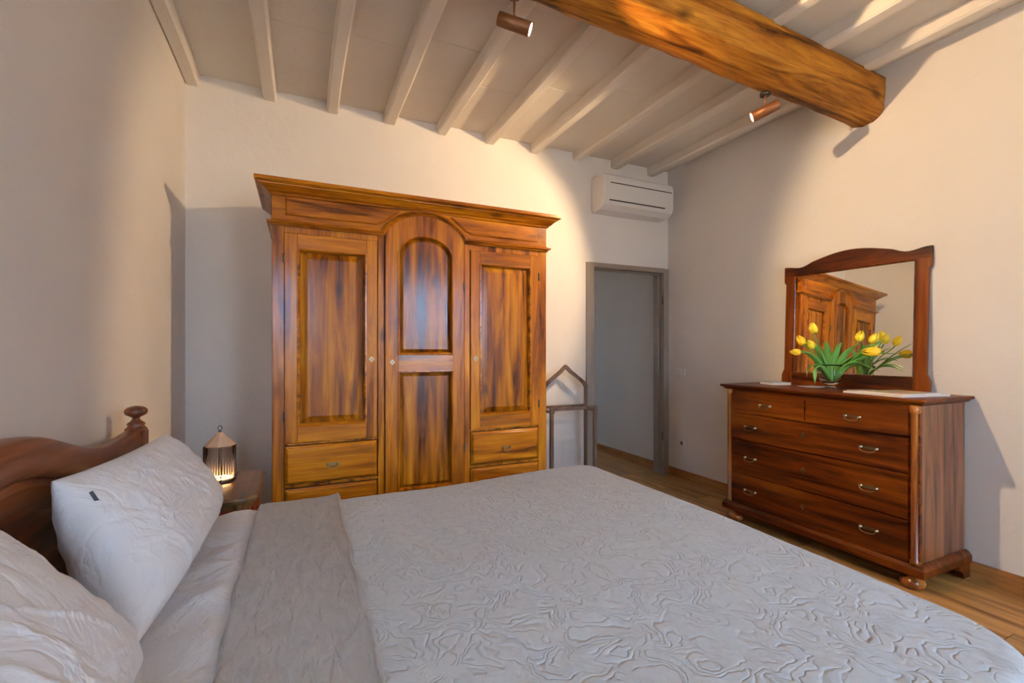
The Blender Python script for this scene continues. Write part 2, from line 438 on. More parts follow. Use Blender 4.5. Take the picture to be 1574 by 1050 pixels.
# ------------------------------------------------------------------ oak beam
def beam():
    n = 150; vs = []; fs = []
    m = 28
    for i in range(n+1):
        t = i/n; x = X0-.02+(X1-X0+.02)*t
        yn = 1.585+.14*t**1.3; yf = 1.955-.01*t; zb = 2.965-.041*(x-X0); zt = ZJ+.008
        ch = .035
        base = [(yn, zt), (yn+.012, zb+ch*1.5), (yn+ch*1.9, zb+.002), (yf-ch*1.2, zb), (yf, zb+ch*.9), (yf+.004, zt)]
        # resample the profile
        seg = []; per = []
        for a, b in zip(base, base[1:]+base[:1]): per.append(math.dist(a, b))
        tot = sum(per); cur = 0
        for q in range(m):
            s_ = tot*q/m; acc = 0
            for a, b, L in zip(base, base[1:]+base[:1], per):
                if acc+L >= s_:
                    f = (s_-acc)/L; y = a[0]+(b[0]-a[0])*f; z = a[1]+(b[1]-a[1])*f; break
                acc += L
            cy, cz = (yn+yf)/2, (zb+zt)/2
            d = V((y-cy, z-cz)).normalized()
            g = .012*noise.noise(V((x*1.3, y*6, z*6)))+.007*noise.noise(V((x*5, y*22, z*22)))+.004*noise.noise(V((x*11, y*50, z*50)))
            if z > zt-.02: g = min(g, 0)*.3
            if x > X1-.06 and z < zt-.05: g -= .01*noise.noise(V((y*30, z*30, 3)))
            vs.append((x, y+d.x*g, z+d.y*g))
    for i in range(n):
        for q in range(m): j = (q+1) % m; fs.append((i*m+q, (i+1)*m+q, (i+1)*m+j, i*m+j))
    fs += [tuple(range(m)), tuple(n*m+q for q in range(m))[::-1]]
    mb = MB(); mb.add(vs, fs, True)
    o = mb.build('ceiling_beam', 'beam')
    tag(o, 'rough-hewn orange-brown wooden beam crossing under the white ceiling joists', 'beam')
beam()

# ------------------------------------------------------------------ spotlights under the beam
def spot(i, piv, aim, k, label):
    p = V(piv); a = V(aim).normalized()
    zb = 2.965-.041*(p.x-X0)
    t = thing('ceiling_spotlight', (p.x, p.y, zb), label, 'spotlight', 'spotlights hanging under the beam')
    L, r = .155, .0305
    q = p-a*.0
    sh = MB(); prof = [(.004, -L/2), (r*.93, -L/2), (r, -L/2+.004), (r, L/2), (r*.90, L/2), (r*.88, L/2-.006), (.003, L/2-.006)]
    sh.lathe(prof, q, 32, a, caps=True); o = sh.build('lamp_housing', 'bronze', t)
    MB().lathe([(.0262, L/2-.005), (.0262, L/2-.0005), (.012, L/2+.0005)], q, 24, a).build('lamp_lens', 'lens', t)
    MB().lathe([(.0055, .02), (.0055, zb-p.z+.01)], p, 12).build('stem', 'bronze', t)
    MB().lathe([(.030, 0), (.030, .016), (.026, .019)], (p.x, p.y, zb-.012), 24).build('ceiling_mount', 'iron', t)
    l = bpy.data.lights.new('spot_bulb', 'SPOT'); l.energy = SPOT_W*k; l.color = SPOT_COL; l.spot_size = math.radians(86); l.spot_blend = .42; l.shadow_soft_size = .016
    lo = bpy.data.objects.new('spot_bulb', l); C.objects.link(lo); lo.location = q+a*(L/2+.012)
    lo.rotation_euler = (-a).to_track_quat('Z', 'Y').to_euler()
spot(0, *SPOTS[0], 'bronze cylinder spotlight hanging nearest the middle of the beam, aimed right')
spot(1, *SPOTS[1], 'bronze cylinder spotlight near the right wall, tilted down to the left')

# ------------------------------------------------------------------ bail handles
def bail(parent, c, fn, w=.07, mat_='brass', name='handle', rt=.0026):
    """c=(a,b,d) in plane fn, d = face depth; protrudes towards -d"""
    a0, b0, d0 = c; mb = MB()
    ax = V(fn(0, 0, -1))-V(fn(0, 0, 0))
    for s in (-1, 1):
        mb.lathe([(.0105, 0), (.0105, .003), (.006, .005), (.005, .014), (.003, .016)], fn(a0+s*w/2, b0, d0), 12, ax)
    pts = [fn(a0+(w/2)*math.cos(q)*1.0, b0-.004-.018*math.sin(q)**.7, d0-.013-.006*math.sin(q)) for q in [PI*k/14 for k in range(15)]]
    mb.tube(pts, rt, 8)
    # small pierced back plate
    n = 20; poly = [(a0+(w*.62)*math.cos(2*PI*k/n)*(1+.1*math.cos(6*PI*k/n)), b0+.012*math.sin(2*PI*k/n)*(1+.35*math.cos(4*PI*k/n))) for k in range(n)]
    mb.prism(poly, fn, d0-.0018, d0+.001)
    return mb.build(name, mat_, parent)
def escutcheon(parent, c, fn):
    a0, b0, d0 = c; n = 16
    mb = MB(); poly = [(a0+.013*math.cos(2*PI*k/n)*(1+.25*math.cos(8*PI*k/n)), b0+.017*math.sin(2*PI*k/n)*(1+.15*math.cos(8*PI*k/n))) for k in range(n)]
    mb.prism(poly, fn, d0-.003, d0+.001); o = mb.build('keyhole_plate', 'brass', parent)
    MB().prism([(a0-.0025, b0-.008), (a0+.0025, b0-.008), (a0+.002, b0+.006), (a0-.002, b0+.006)], fn, d0-.0036, d0-.0028).build('keyhole', 'gap', o)

# ------------------------------------------------------------------ wardrobe
def wardrobe():
    F = 3.09; BK = 3.675; L, R = -.155, 1.695; CX = .77
    t = thing('wardrobe', (CX, 3.38, 0), 'large amber wooden three-door wardrobe with arched centre door', 'wardrobe')
    # carcass: back, sides, floor, top, front posts
    c = MB()
    c.box((L+.02, BK-.02, .1), (R-.02, BK, 2.22)); c.box((L+.02, F+.03, 2.19), (R-.02, BK, 2.22)); c.box((L+.02, F+.03, .10), (R-.02, BK, .13))
    for a, b in ((L, L+.066), (R-.066, R), (.452+.004, .5-.004+.0), (1.04+.004, 1.088-.004)):
        c.box((a, F, .10), (b, F+.04, 2.035))
    c.box((L+.066, F+.004, .445), (.456, F+.04, .465)); c.box((1.084, F+.004, .445), (R-.066, F+.04, .465))
    c.box((L+.066, F+.004, .702), (.456, F+.04, .716)); c.box((1.084, F+.004, .702), (R-.066, F+.04, .716))
    c.box((L+.066, F+.004, 1.985), (.456, F+.04, 2.035)); c.box((1.084, F+.004, 1.985), (R-.066, F+.04, 2.035))
    c.build('carcass', 'wz', t, .003)
    MB().box((L+.03, F+.036, .12), (R-.03, F+.046, 2.03)).build('inner_board', 'gap', t)
    # side walls as frame and panel
    for sx, x in ((-1, L), (1, R)):
        m = MB(); xa, xb = (x, x+.022) if sx < 0 else (x-.022, x)
        for ya, yb, za, zb in ((F+.04, F+.12, .1, 2.22), (BK-.08, BK, .1, 2.22), (F+.12, BK-.08, .1, .26), (F+.12, BK-.08, 2.02, 2.22), (F+.12, BK-.08, 1.02, 1.12)):
            m.box((xa, ya, za), (xb, yb, zb))
        o = m.build('side_frame', 'wz', t, .003)
        fn = (lambda a, b, d: (L+d, a, b)) if sx < 0 else (lambda a, b, d: (R-d, a, b))
        for za, zb in ((.26, 1.02), (1.12, 2.02)):
            m = MB(); raised(m, [(F+.12, za), (BK-.08, za), (BK-.08, zb), (F+.12, zb)], fn, .014, .006, .03, .006, .020)
            m.build('side_panel', 'wp', o)
    # plinth
    m = MB(); pr = [(0, 0), (.022, 0), (.022, .085), (.012, .10), (0, .10)]
    m.sweep([(R, BK), (R, F), (L, F), (L, BK)][::-1], [(-o_, z) for o_, z in pr], XY)
    m.box((L+.01, F+.01, 0), (R-.01, BK, .1)); m.build('plinth', 'wx', t, .002)
    # frieze board with arched cut
    arch = []
    N = 28; hw, z0, hh = .282, 2.030, .165
    for k in range(N+1):
        q = PI*k/N; xx = math.cos(PI-q); arch.append((CX+hw*xx, z0+hh*math.sin(q)**1.46))
    m = MB()
    poly = [(L, 2.035), (arch[0][0], 2.035)]+[(a, b) for a, b in arch[1:-1]]+[(arch[-1][0], 2.035), (R, 2.035), (R, 2.225), (L, 2.225)]
    # strips so caps stay convex
    def strip(a, b): m.prism([a, b, (b[0], 2.225), (a[0], 2.225)], XZ, F, F+.03)
    pts = poly[:-2]
    for a, b in zip(pts, pts[1:]):
        if b[0]-a[0] > 1e-5: strip(a, b)
    m.box((L, F+.03, 2.035), (L+.02, F+.12, 2.225)); m.box((R-.02, F+.03, 2.035), (R, F+.12, 2.225))
    fz = m.build('frieze', 'wx', t)
    # frieze raised panels
    for s in (-1, 1):
        f = lambda x: CX-s*(x-CX)
        P = [(-.085, 2.085), (.445, 2.085), (.49, 2.105), (.60, 2.192), (.60, 2.205), (-.085, 2.205)]
        P = [(f(a), b) for a, b in P]
        # make CCW
        ar = sum(P[i-1][0]*P[i][1]-P[i][0]*P[i-1][1] for i in range(len(P)))
        if ar < 0: P = P[::-1]
        m = MB(); raised(m, P, XZ, F-.001, .002, .008, F-.009, F+.002)
        m.build('frieze_panel', 'wx', fz)
    # frieze side returns have one panel each
    for fn in ((lambda a, b, d: (L-d, a, b)), (lambda a, b, d: (R+d, a, b))):
        m = MB(); raised(m, [(F+.07, 2.075), (BK-.05, 2.075), (BK-.05, 2.2), (F+.07, 2.2)], fn, .0005, .002, .008, .008, -.003)
        m.build('frieze_panel', 'wy', fz)
    # middle moulding following the arch, returning along the sides
    pr = [(-.012, F+.002), (-.012, F-.012), (-.003, F-.018), (.003, F-.027), (.012, F-.024), (.016, F-.014), (.024, F-.010), (.024, F+.002)]
    path = [(L, 2.035)]+[(arch[0][0]-.012, 2.035)]+arch[1:-1]+[(arch[-1][0]+.012, 2.035), (R, 2.035)]
    m = MB(); m.sweep(path, pr, XZ)
    pr2 = [(-(F-y), 2.035+o_) for o_, y in pr]
    for fn in ((lambda a, b, d: (a, b, d)),):
        m.sweep([(L, BK), (L, F)], [(n_, z) for n_, z in pr2], fn)
        m.sweep([(R, F), (R, BK)], [(n_, z) for n_, z in pr2], fn)
        m.box((L-.027, F-.027, 2.038), (L+.004, F+.004, 2.048)); m.box((R-.004, F-.027, 2.038), (R+.027, F+.004, 2.048))
    m.build('arched_moulding', 'wx', t)
    # crown cornice
    pr = [(0, 2.205), (.012, 2.205), (.016, 2.213), (.022, 2.218), (.030, 2.222), (.040, 2.233), (.056, 2.246), (.066, 2.250), (.068, 2.256), (.080, 2.260), (.088, 2.266), (.088, 2.284), (.080, 2.288), (0, 2.288)]
    m = MB(); m.sweep([(L, BK), (L, F), (R, F), (R, BK)], [(-o_, z) for o_, z in pr], XY)
    m.box((L, F, 2.225), (R, BK, 2.280)); m.build('crown_cornice', 'wx', t)
    # doors
    def side_door(xa, xb, hinge):
        za, zb = .718, 1.983; ha, hb, hc, hd = xa+.070, xb-.068, .815, 1.893
        m = MB(); Y = F-.006
        m.box((xa, Y, za), (ha, F+.024, zb)); m.box((hb, Y, za), (xb, F+.024, zb)); 
        
        d = m.build('door', 'wz', t, .0025); MB().box((ha, Y+.0005, za), (hb, F+.024, hc)).build('door_rail', 'wx', d, .0025); MB().box((ha, Y+.0005, hd), (hb, F+.024, zb)).build('door_rail', 'wx', d, .0025)
        hole = [(ha, hc), (hb, hc), (hb, hd), (ha, hd)]
        m = MB(); m.sweep(hole, [(-.004, Y+.002), (-.002, Y-.005), (.006, Y-.006), (.012, Y+.004), (.016, Y+.018), (-.004, Y+.018)], XZ, closed=True)
        m.build('panel_moulding', 'wx', d)
        m = MB(); raised(m, hole, XZ, F+.016, .016, .040, F+.003, F+.026); m.build('door_panel', 'wp', d)
        xh = xa-.003 if hinge < 0 else xb+.003
        for z in (.88, 1.83): MB().lathe([(.002, -.03), (.006, -.024), (.006, .024), (.002, .03)], (xh, Y-.003, z), 10).build('hinge', 'steel', d)
        return d
    d = side_door(-.089+.002, .452-.002, -1); d2 = side_door(1.088+.002, 1.629-.002, 1)
    escutcheon(d, (.415, 1.22, F-.006), XZ); escutcheon(d2, (1.125, 1.22, F-.006), XZ)
    # centre door with arched head
    xa, xb, za = .502, 1.038, .135; ha, hb = .583, .957; Y = F-.010
    d = MB(); d.box((xa, Y, za), (ha, F+.024, 1.86)); d.box((hb, Y, za), (xb, F+.024, 1.86))
    N2 = 22; outer = []; inner = []
    for k in range(N2+1):
        q = PI*k/N2; cx_ = math.cos(PI-q); sn = math.sin(q)
        xo = CX+(xb-CX)*cx_; xo = min(max(xo, xa), xb)
        # outer follows the arch moulding, just inside it
        u = (xo-CX)/hw; zo = z0+hh*max(0, 1-u*u)**.73-.014
        outer.append((xo, zo)); inner.append((CX+(hb-CX)*cx_, 1.905+.140*sn))
    for k in range(N2):
        a, b, c_, e = inner[k], inner[k+1], outer[k+1], outer[k]
        d.prism([a, b, c_, e], XZ, Y, F+.024)
    d.prism([(xa, 1.86), (ha, 1.86), inner[0], outer[0]], XZ, Y, F+.024); d.prism([(hb, 1.86), (xb, 1.86), outer[-1], inner[-1]], XZ, Y, F+.024)
    d = d.build('door', 'wz', t)
    MB().box((ha, Y+.0005, 1.139), (hb, F+.024, 1.249)).build('door_rail', 'wx', d, .0025); MB().box((ha, Y+.0005, za), (hb, F+.024, .35)).build('door_rail', 'wx', d, .0025)
    up = [(ha, 1.249), (hb, 1.249)]+inner[::-1]
    lo = [(ha, .35), (hb, .35), (hb, 1.139), (ha, 1.139)]
    m = MB(); lip = [(-.004, Y+.002), (-.002, Y-.005), (.006, Y-.006), (.012, Y+.004), (.015, Y+.02), (-.004, Y+.02)]
    for h_ in (up, lo): m.sweep(h_, lip, XZ, closed=True)
    m.build('panel_moulding', 'wz', d)
    for h_ in (up, lo):
        m = MB(); raised(m, h_, XZ, F+.014, .014, .022, F+.001, F+.026); m.build('door_panel', 'wp', d)
    escutcheon(d, (.545, 1.2, Y), XZ)
    for z in (.6, 1.72): MB().lathe([(.002, -.03), (.006, -.024), (.006, .024), (.002, .03)], (xb+.002, Y-.004, z), 10).build('hinge', 'steel', d)
    # drawers
    for xa, xb in ((-.085, .448), (1.092, 1.625)):
        for za, zb in ((.470, .697), (.150, .440)):
            m = MB(); raised(m, [(xa, za), (xb, za), (xb, zb), (xa, zb)], XZ, F-.002, .003, .012, F-.016, F+.03)
            o = m.build('drawer', 'wx', t, .0015)
            bail(o, ((xa+xb)/2, (za+zb)/2-.01, F-.016), XZ, .055)
wardrobe()

# ------------------------------------------------------------------ chest of drawers
ZT = 1.022
def dresser():
    F = 2.955; BK = 3.44; A, B = 1.325, 2.53
    t = thing('chest_of_drawers', (3.2, (A+B)/2, 0), 'red-brown wooden chest of five drawers under the mirror', 'chest of drawers')
    # carcass
    for y in (A+.004, B-.028): MB().box((F+.028, y, .14), (BK, y+.024, ZT-.035)).build('side_panel', 'ds', t, .002)
    m = MB(); m.box((BK-.012, A+.03, .14), (BK, B-.03, ZT-.035)); m.box((F+.03, A+.03, .13), (BK-.02, B-.03, .15)); m.box((F+.028, A+.03, .15), (F+.034, B-.03, ZT-.04)); m.build('back_board', 'gap', t)
    m = MB()
    for z0, z1 in ((.958, ZT-.035), (.808, .822), (.612, .628), (.366, .378), (.138, .15)): m.box((F+.006, A+.05, z0), (F+.03, B-.05, z1))
    m.box((F+.006, 1.918, .815), (F+.03, 1.938, .965)); 
    m.box((F+.004, A, .138), (F+.03, A+.05, ZT-.035)); m.box((F+.004, B-.05, .138), (F+.03, B, ZT-.035))
    m.build('rail', 'dy', t, .002)
    # rounded corner columns
    for y in (A+.022, B-.022):
        m = MB(); m.lathe([(.024, .138), (.024, .16), (.018, .168), (.018, .94), (.024, .948), (.024, ZT-.035)], (F+.012, y, 0), 20); m.build('corner_column', 'dz', t)
    # top with moulded edge
    m = MB(); pr = [(0, ZT-.036), (.014, ZT-.036), (.022, ZT-.030), (.030, ZT-.020), (.040, ZT-.018), (.044, ZT-.010), (.042, ZT-.002), (.036, ZT), (0, ZT)]
    m.sweep([(BK, B-.004), (F+.014, B-.004), (F+.014, A+.004), (BK, A+.004)], [(-o_, z) for o_, z in pr], XY)
    m.box((F+.012, A, ZT-.034), (BK, B, ZT-.0005)); m.build('top', 'dy', t)
    # base moulding
    m = MB(); pr = [(0, .085), (.030, .085), (.030, .122), (.018, .140), (.006, .148), (0, .148)]
    m.sweep([(BK, B-.002), (F+.012, B-.002), (F+.012, A+.002), (BK, A+.002)], [(-o_, z) for o_, z in pr], XY); m.build('base_moulding', 'dy', t)
    # drawers
    def drw(y0, y1, z0, z1, n):
        m = MB(); raised(m, [(y1, z0+.002), (y0, z0+.002), (y0, z1-.002), (y1, z1-.002)], YZ, F+.003, .0015, .006, F-.007, F+.028)
        o = m.build('drawer', 'dy', t, .001)
        if n == 1: bail(o, ((y0+y1)/2, (z0+z1)/2, F-.007), YZ, .075)
        else:
            for y in (1.56, 2.325): bail(o, (y, (z0+z1)/2+.003, F-.007), YZ, .082)
            escutcheon(o, (1.94, (z0+z1)/2+.01, F-.007), YZ)
    a, b = A+.053, B-.053
    drw(a, 1.915, .825, .955, 1); drw(1.941, b, .825, .955, 1)
    drw(a, b, .631, .805, 2); drw(a, b, .381, .609, 2); drw(a, b, .153, .363, 2)
    # feet
    for y in (A+.05, B-.05):
        m = MB(); m.lathe([(.030, .088), (.034, .080), (.022, .074), (.028, .066), (.050, .050), (.056, .034), (.052, .016), (.036, .003), (.030, 0)], (F+.045, y, 0), 28); m.build('bun_foot', 'dz', t)
    for y0, y1 in ((A-.022, A+.02), (B-.02, B+.022)):
        m = MB(); m.prism([(BK-.13, .09), (BK-.12, .06), (BK-.09, .04), (BK-.075, 0), (BK-.005, 0), (BK-.005, .09)], lambda a_, b_, d: (a_, d, b_), y0, y1); m.build('bracket_foot', 'dx', t, .003)
dresser()

# ------------------------------------------------------------------ mirror on the wall above
def mirror():
    # the mirror stands on the chest and leans back against the wall, turned slightly
    X_ = 3.374
    fn = lambda a, b, d: (X_+d-(a-1.92)*.0612+(b-1.2)*.0393, a, b)
    t = thing('leaning_mirror', (3.40, 1.915, ZT), 'mirror in arched reddish wooden frame leaning on the chest of drawers', 'mirror')
    ya, yb, za, zb = 1.553, 2.285, 1.110, 1.833; oa, ob = 1.486, 2.350; zo = ZT+.001; D_ = .024
    N = 40; top = []
    for k in range(N+1):
        s = k/N; y = (oa-.010)+(ob-oa+.020)*s; u = abs(2*s-1)
        z = 1.906 if u > .9 else (1.903-.012*math.sin(PI*min(max((u-.55)/.35, 0), 1))+.062*max(0, math.cos(PI/2*min(u/.74, 1)))**1.3)
        top.append((y, z))
    m = MB()
    for (a, b), (c, d) in zip(top, top[1:]): m.prism([(a, zb), (c, zb), (c, d), (a, b)], fn, 0, D_)
    m.build('frame_crest', 'dy', t)
    for s in (0, 1):
        f = (lambda y: y) if s == 0 else (lambda y: oa+ob-y); ye = ya if s == 0 else oa+ob-yb
        P = [(oa+.004, 1.10), (ye, 1.10), (ye, zb), (oa-.010, zb), (oa-.010, 1.80), (oa-.006, 1.786), (oa+.004, 1.775)]
        m = MB(); m.prism([(f(y), z) for y, z in P], fn, .0007, D_)
        P = [(oa-.014, zo), (ye, zo), (ye, 1.10), (oa+.004, 1.135), (oa-.006, 1.112), (oa-.013, 1.09)]
        m.prism([(f(y), z) for y, z in P], fn, .0004, D_)
        m.build('frame_stile', 'dz2', t)
    m = MB(); m.prism([(ya, zo), (yb, zo), (yb, za), (ya, za)], fn, 0, D_); m.build('frame_rail', 'dy', t)
    m = MB(); m.sweep([(ya, za), (yb, za), (yb, zb), (ya, zb)], [(-.001, -.001), (.005, .002), (.007, .010), (-.001, .010)], fn, closed=True); m.build('inner_bead', 'dx', t)
    m = MB(); m.prism([(ya-.004, za-.004), (yb+.004, za-.004), (yb+.004, zb+.004), (ya-.004, zb+.004)], fn, .008, .011); m.build('mirror_glass', 'mirror', t)
    m = MB(); m.prism([(ya-.03, za-.03), (yb+.03, za-.03), (yb+.03, zb+.03), (ya-.03, zb+.03)], fn, .013, D_+.003); m.build('back_board', 'gap', t)
M['dz2'] = wood('mirror_frame_wood', 2, (.035, .006, .001), (.15, .027, .002), (.26, .058, .005), rough=.34, coat=.2, seed=9, gs=.7)
mirror()

# ------------------------------------------------------------------ bed
def wrap(x0, x1, y0, y1, r, z, xopen=None):
    """maps flat cloth coordinates on to a box top with rounded edges; corner radius rc"""
    def f(a, b, sh=0):
        rc = .19 if (b < (y0+y1)/2 and not xopen is None and x1 < 5) else .07
        cx_ = min(max(a, x0-9 if xopen else x0+rc+r), x1-rc-r); cy_ = min(max(b, y0+rc+r), y1-rc-r)
        d = V((a-cx_, b-cy_)); L = d.length
        if L <= rc+1e-9: return V((a, b, z)), 0, V((0, 0))
        n = d/L; q = V((cx_, cy_))+n*rc; s_ = L-rc
        if s_ < r*PI/2: return V((q.x+n.x*r*math.sin(s_/r), q.y+n.y*r*math.sin(s_/r), z-r*(1-math.cos(s_/r)))), s_, n
        dn = s_-r*PI/2
        fl_ = .018*math.sin(a*13+b*11)*min(dn/.25, 1)+.010*dn
        return V((q.x+n.x*(r+fl_), q.y+n.y*(r+fl_), z-r-dn)), s_, n
    return f
BX0, BX1, BY0, BY1 = -.60, 1.60, .40, 2.365
ZB = .600
def skew(p):
    # the far long edge sits further in towards the head of the bed
    k = max(0, (p.y-1.4)/.96); p.y -= k*max(0, min(1, (1.55-p.x)/1.0))*.085*(1 if p.x < 1.55 else 0)
    return p
def bed():
    t = thing('bed', (.5, 1.4, 0), 'double bed with curved dark wooden headboard and turned post knobs', 'bed')
    xf, xb = -.605, -.655
    def ztop(y):
        u = abs(y-1.41); P = [(0, 1.083), (.09, 1.076), (.19, 1.050), (.37, .992), (.52, .962), (.68, .955), (.80, .960), (.9, .966)]
        for (a, za), (b, zb) in zip(P, P[1:]):
            if u <= b: s = (u-a)/(b-a); return za+(zb-za)*s
        return P[-1][1]
    def sm(y): return sum(ztop(y+k*.02) for k in range(-4, 5))/9
    m = MB(); N = 60; ya, yb = .515, 2.305; vs = []; fs = []
    prof = [(-.632, 0), (-.632, 1), (-.625, 1.2), (-.605, 1.25), (-.590, 1.2), (-.578, 1), (-.575, .55), (-.580, .12), (-.586, 0)]
    for k in range(N+1):
        y = ya+(yb-ya)*k/N; zt = sm(y); zb_ = zt-.100
        for x, s in prof:
            z = zb_+(zt-.008-zb_)*min(s, 1)+(.008*(s-1)/.25 if s > 1 else 0); vs.append((x, y, z))
    n = len(prof)
    for k in range(N):
        for q in range(n): j = (q+1) % n; fs.append((k*n+q, k*n+j, (k+1)*n+j, (k+1)*n+q))
    fs += [tuple(range(n)), tuple(N*n+q for q in range(n))[::-1]]
    m.add(vs, fs, True); hb = m.build('headboard', 'hy', t)
    m = MB(); vs = []; fs = []
    for k in range(N+1):
        y = ya+(yb-ya)*k/N; zt = sm(y)-.103
        vs += [(-.622, y, .25), (-.622, y, zt+.01), (-.605, y, zt+.01), (-.589, y, zt-.02), (-.593, y, zt-.05), (-.605, y, zt-.08), (-.605, y, .25)]
    n = 7
    for k in range(N):
        for q in range(n): j = (q+1) % n; fs.append((k*n+q, k*n+j, (k+1)*n+j, (k+1)*n+q))
    m.add(vs, fs); m.build('headboard_panel', 'hy', hb)
    for y in (.475, 2.330):
        m = MB(); m.box((-.638, y-.034, 0), (-.570, y+.034, .955)); o = m.build('post', 'hz', t, .004)
        m = MB(); m.lathe([(.036, .952), (.037, .962), (.030, .970), (.026, .974), (.030, .980), (.028, .986), (.018, .994), (.012, 1.002), (.013, 1.008), (.020, 1.012), (.034, 1.020), (.0385, 1.030), (.037, 1.040), (.028, 1.049), (.012, 1.054), (.002, 1.055)], (-.604, y, 0), 28); m.build('post_knob', 'hz', o)
    for y in (.50, 2.24): 
        m = MB(); m.box((-.60, y, .22), (1.5, y+.03, .38)); m.build('side_rail', 'hy', t, .003)
    m = MB(); m.box((1.47, .5, .22), (1.5, 2.26, .38)); m.build('foot_rail', 'hy', t, .003)
    for y in (.53, 2.2): m = MB(); m.box((1.42, y, 0), (1.48, y+.06, .3)); m.build('leg', 'hz', t, .003)
    m = MB(); m.box((-.59, .53, .28), (1.47, 2.24, .30)); m.build('slat_base', 'hy', t)
    # mattress
    m = MB(); f = wrap(-.605, 1.52, .50, 2.245, .05, .585)
    def g(u, v):
        return f(-.60+u*2.12-.0, .50+v*1.745)[0]
    m.box((-.585, .53, .302), (1.50, 2.215, .575)); o = m.build('mattress', 'linen2', None, .03); tag(o, 'thick white mattress on the bed, covered by the sheet and quilt', 'mattress')
    return t
bed()
def nz(x, y, z, s): return noise.noise(V((x*s, y*s, z*s)))
def sheet():
    f = wrap(BX0, 9, BY0+.03, BY1-.02, .05, ZB-.004, True); nx, ny = 60, 200
    drop = .16
    def g(u, v):
        a = -.60+.62*u; b = (BY0-drop)+(BY1-BY0+2*drop)*v
        p, s_, n = f(a, b); p = skew(p)
        w_ = min(1, max(0, 1-s_/.08))
        h = .022*nz(a*2.2, b, 1, 3.2)+.014*nz(a, b, 5, 9)+.006*abs(nz(a*1.5, b, 7, 17))
        h += .007*math.exp(-((a+.20)/.09)**2)*(1+.5*nz(a, b, 2, 6))
        h *= min(1, max(0, (-.135-a)/.06))
        if a > -.13: h = -.016
        p.z += h*w_*(1 if a < -.13 else 1)-.0
        return p
    m = MB(); m.grid(g, nx, ny); o = m.build('sheet', 'linen2', None, fix=False)
    tag(o, 'rumpled white sheet between the pillows and the grey quilt', 'sheet')
sheet()
def coverlet():
    f = wrap(-.15, BX1, BY0, BY1, .065, ZB+.006, True); nx, ny = 330, 330; drop = .36
    def g(u, v, up=0):
        a = -.15+(BX1+.15+drop)*u; b = (BY0-drop)+(BY1-BY0+2*drop)*v
        p, s_, n = f(a, b); p = skew(p)
        h = .0045*nz(a, b, 1, 4)+.0020*nz(a, b, 3, 19)+.010*nz(a, b, 9, 1.4)
        w_ = min(1, max(0, 1-s_/.06))
        p.z += h*w_; p.x += n[0]*h*(1-w_); p.y += n[1]*h*(1-w_)
        # droop to the head end
        p.z -= .014*max(0, 1-(a+.15)/.05)**2
        return p
    m = MB(); m.grid(g, nx, ny); o = m.build('quilt', 'quilt', None, fix=False)
    tag(o, 'grey quilted bedspread stitched with meandering curls, covering the bed', 'bedspread')
    # folded-back band at the head end
    f2 = wrap(-.15, BX1, BY0, BY1, .068, ZB+.012, True)
    prof = []
    def g2(u, v):
        b = (BY0-.30)+(BY1-BY0+.60)*v
        W = .295+.012*nz(0, b, 4, 2)
        x0_ = -.152+.012*nz(3, b, 4, 5)
        a = x0_+W*min(max((u-.12)/.80, 0), 1)
        p, s_, n = f2(a, b); p = skew(p)
        rt = .022
        if u < .12: q = (u/.12)*PI/2; lift = rt*math.sin(q)-.006; dx = -rt*math.cos(q)*.6+rt*.0
        elif u > .92: q = (u-.92)/.08*PI/2; lift = rt*math.cos(q)*1.15-.006; dx = .014*math.sin(q)
        else: lift = rt-.006; dx = 0; 
        if u > .7: lift *= 1+.5*(min(u, .92)-.7)/.22
        w_ = min(1, max(0, 1-s_/.08))
        h = lift+.0035*nz(a*1.6, b*.8, 2, 14)*(1 if .12 < u < .92 else .3)+.006*nz(a, b, 8, 3)*(0 if u < .02 or u > .98 else 1)
        p.x += dx; p.z += h*w_; p.x += n[0]*0; p.y += n[1]*h*(1-w_)
        return p
    m = MB(); m.grid(g2, 90, 240); b_ = m.build('folded_band', 'quiltb', o, fix=False); b_['label'] = 'warmer grey ribbed reverse of the quilt, folded back'
coverlet()
def pillow(name, TL, TR, BR, BL, T, label, seed, tagspot=False):
    TL, TR, BR, BL = map(V, (TL, TR, BR, BL)); N = ((TR-TL)+(BR-BL)).cross((BL-TL)+(BR-TR)).normalized()
    if N.x < 0: N = -N
    nu, nv = 110, 80
    def surf(side):
        def g(u, v):
            U, W = 2*u-1, 2*v-1
            pin = .055
            uu = .5+.5*U*(1-pin*(1-W*W)*abs(U)**3); vv = .5+.5*W*(1-pin*(1-U*U)*abs(W)**3)
            p = TL*(1-uu)*(1-vv)+TR*uu*(1-vv)+BR*uu*vv+BL*(1-uu)*vv
            e = max(0, (1-abs(U)**3.0))**.5*max(0, (1-abs(W)**3.0))**.5
            bulge = T/2*e*(1+.25*W)
            edge = (1-min(1, min(1-abs(U), 1-abs(W))/.45))
            # creases running in from the edges
            wr = .016*edge*(1-edge)**.3*nz(u*2.4+seed, v*1.2, seed, 6)
            cr = 1-abs(nz(u*1.6+v*.5+seed, (v*.6-u)*2.3, seed+3, 3.6))*2.2
            wr2 = .006*max(0, cr-.72)/.28*e+.004*nz(u, v, seed, 5)*e
            if side < 0: wr2 *= .3
            q = p+N*side*(bulge+(wr+wr2)*(e**.4))
            q += N*.004*nz(u*3, v*3, seed+8, 4)
            return q
        return g
    m = MB(); m.grid(surf(1), nu, nv); m.grid(surf(-1), nu, nv); o = m.build(name, 'linen', None)
    tag(o, label, 'pillow', None)
    s = surf(1)
    return o, s
p1, s1 = pillow('pillow', (-.535, 1.445, .970), (-.455, 2.09, .970), (-.325, 2.21, .640), (-.335, 1.225, .625), .23, 'white pillow with a small dark tag, leaning on the headboard by the bedside table', 1.3)
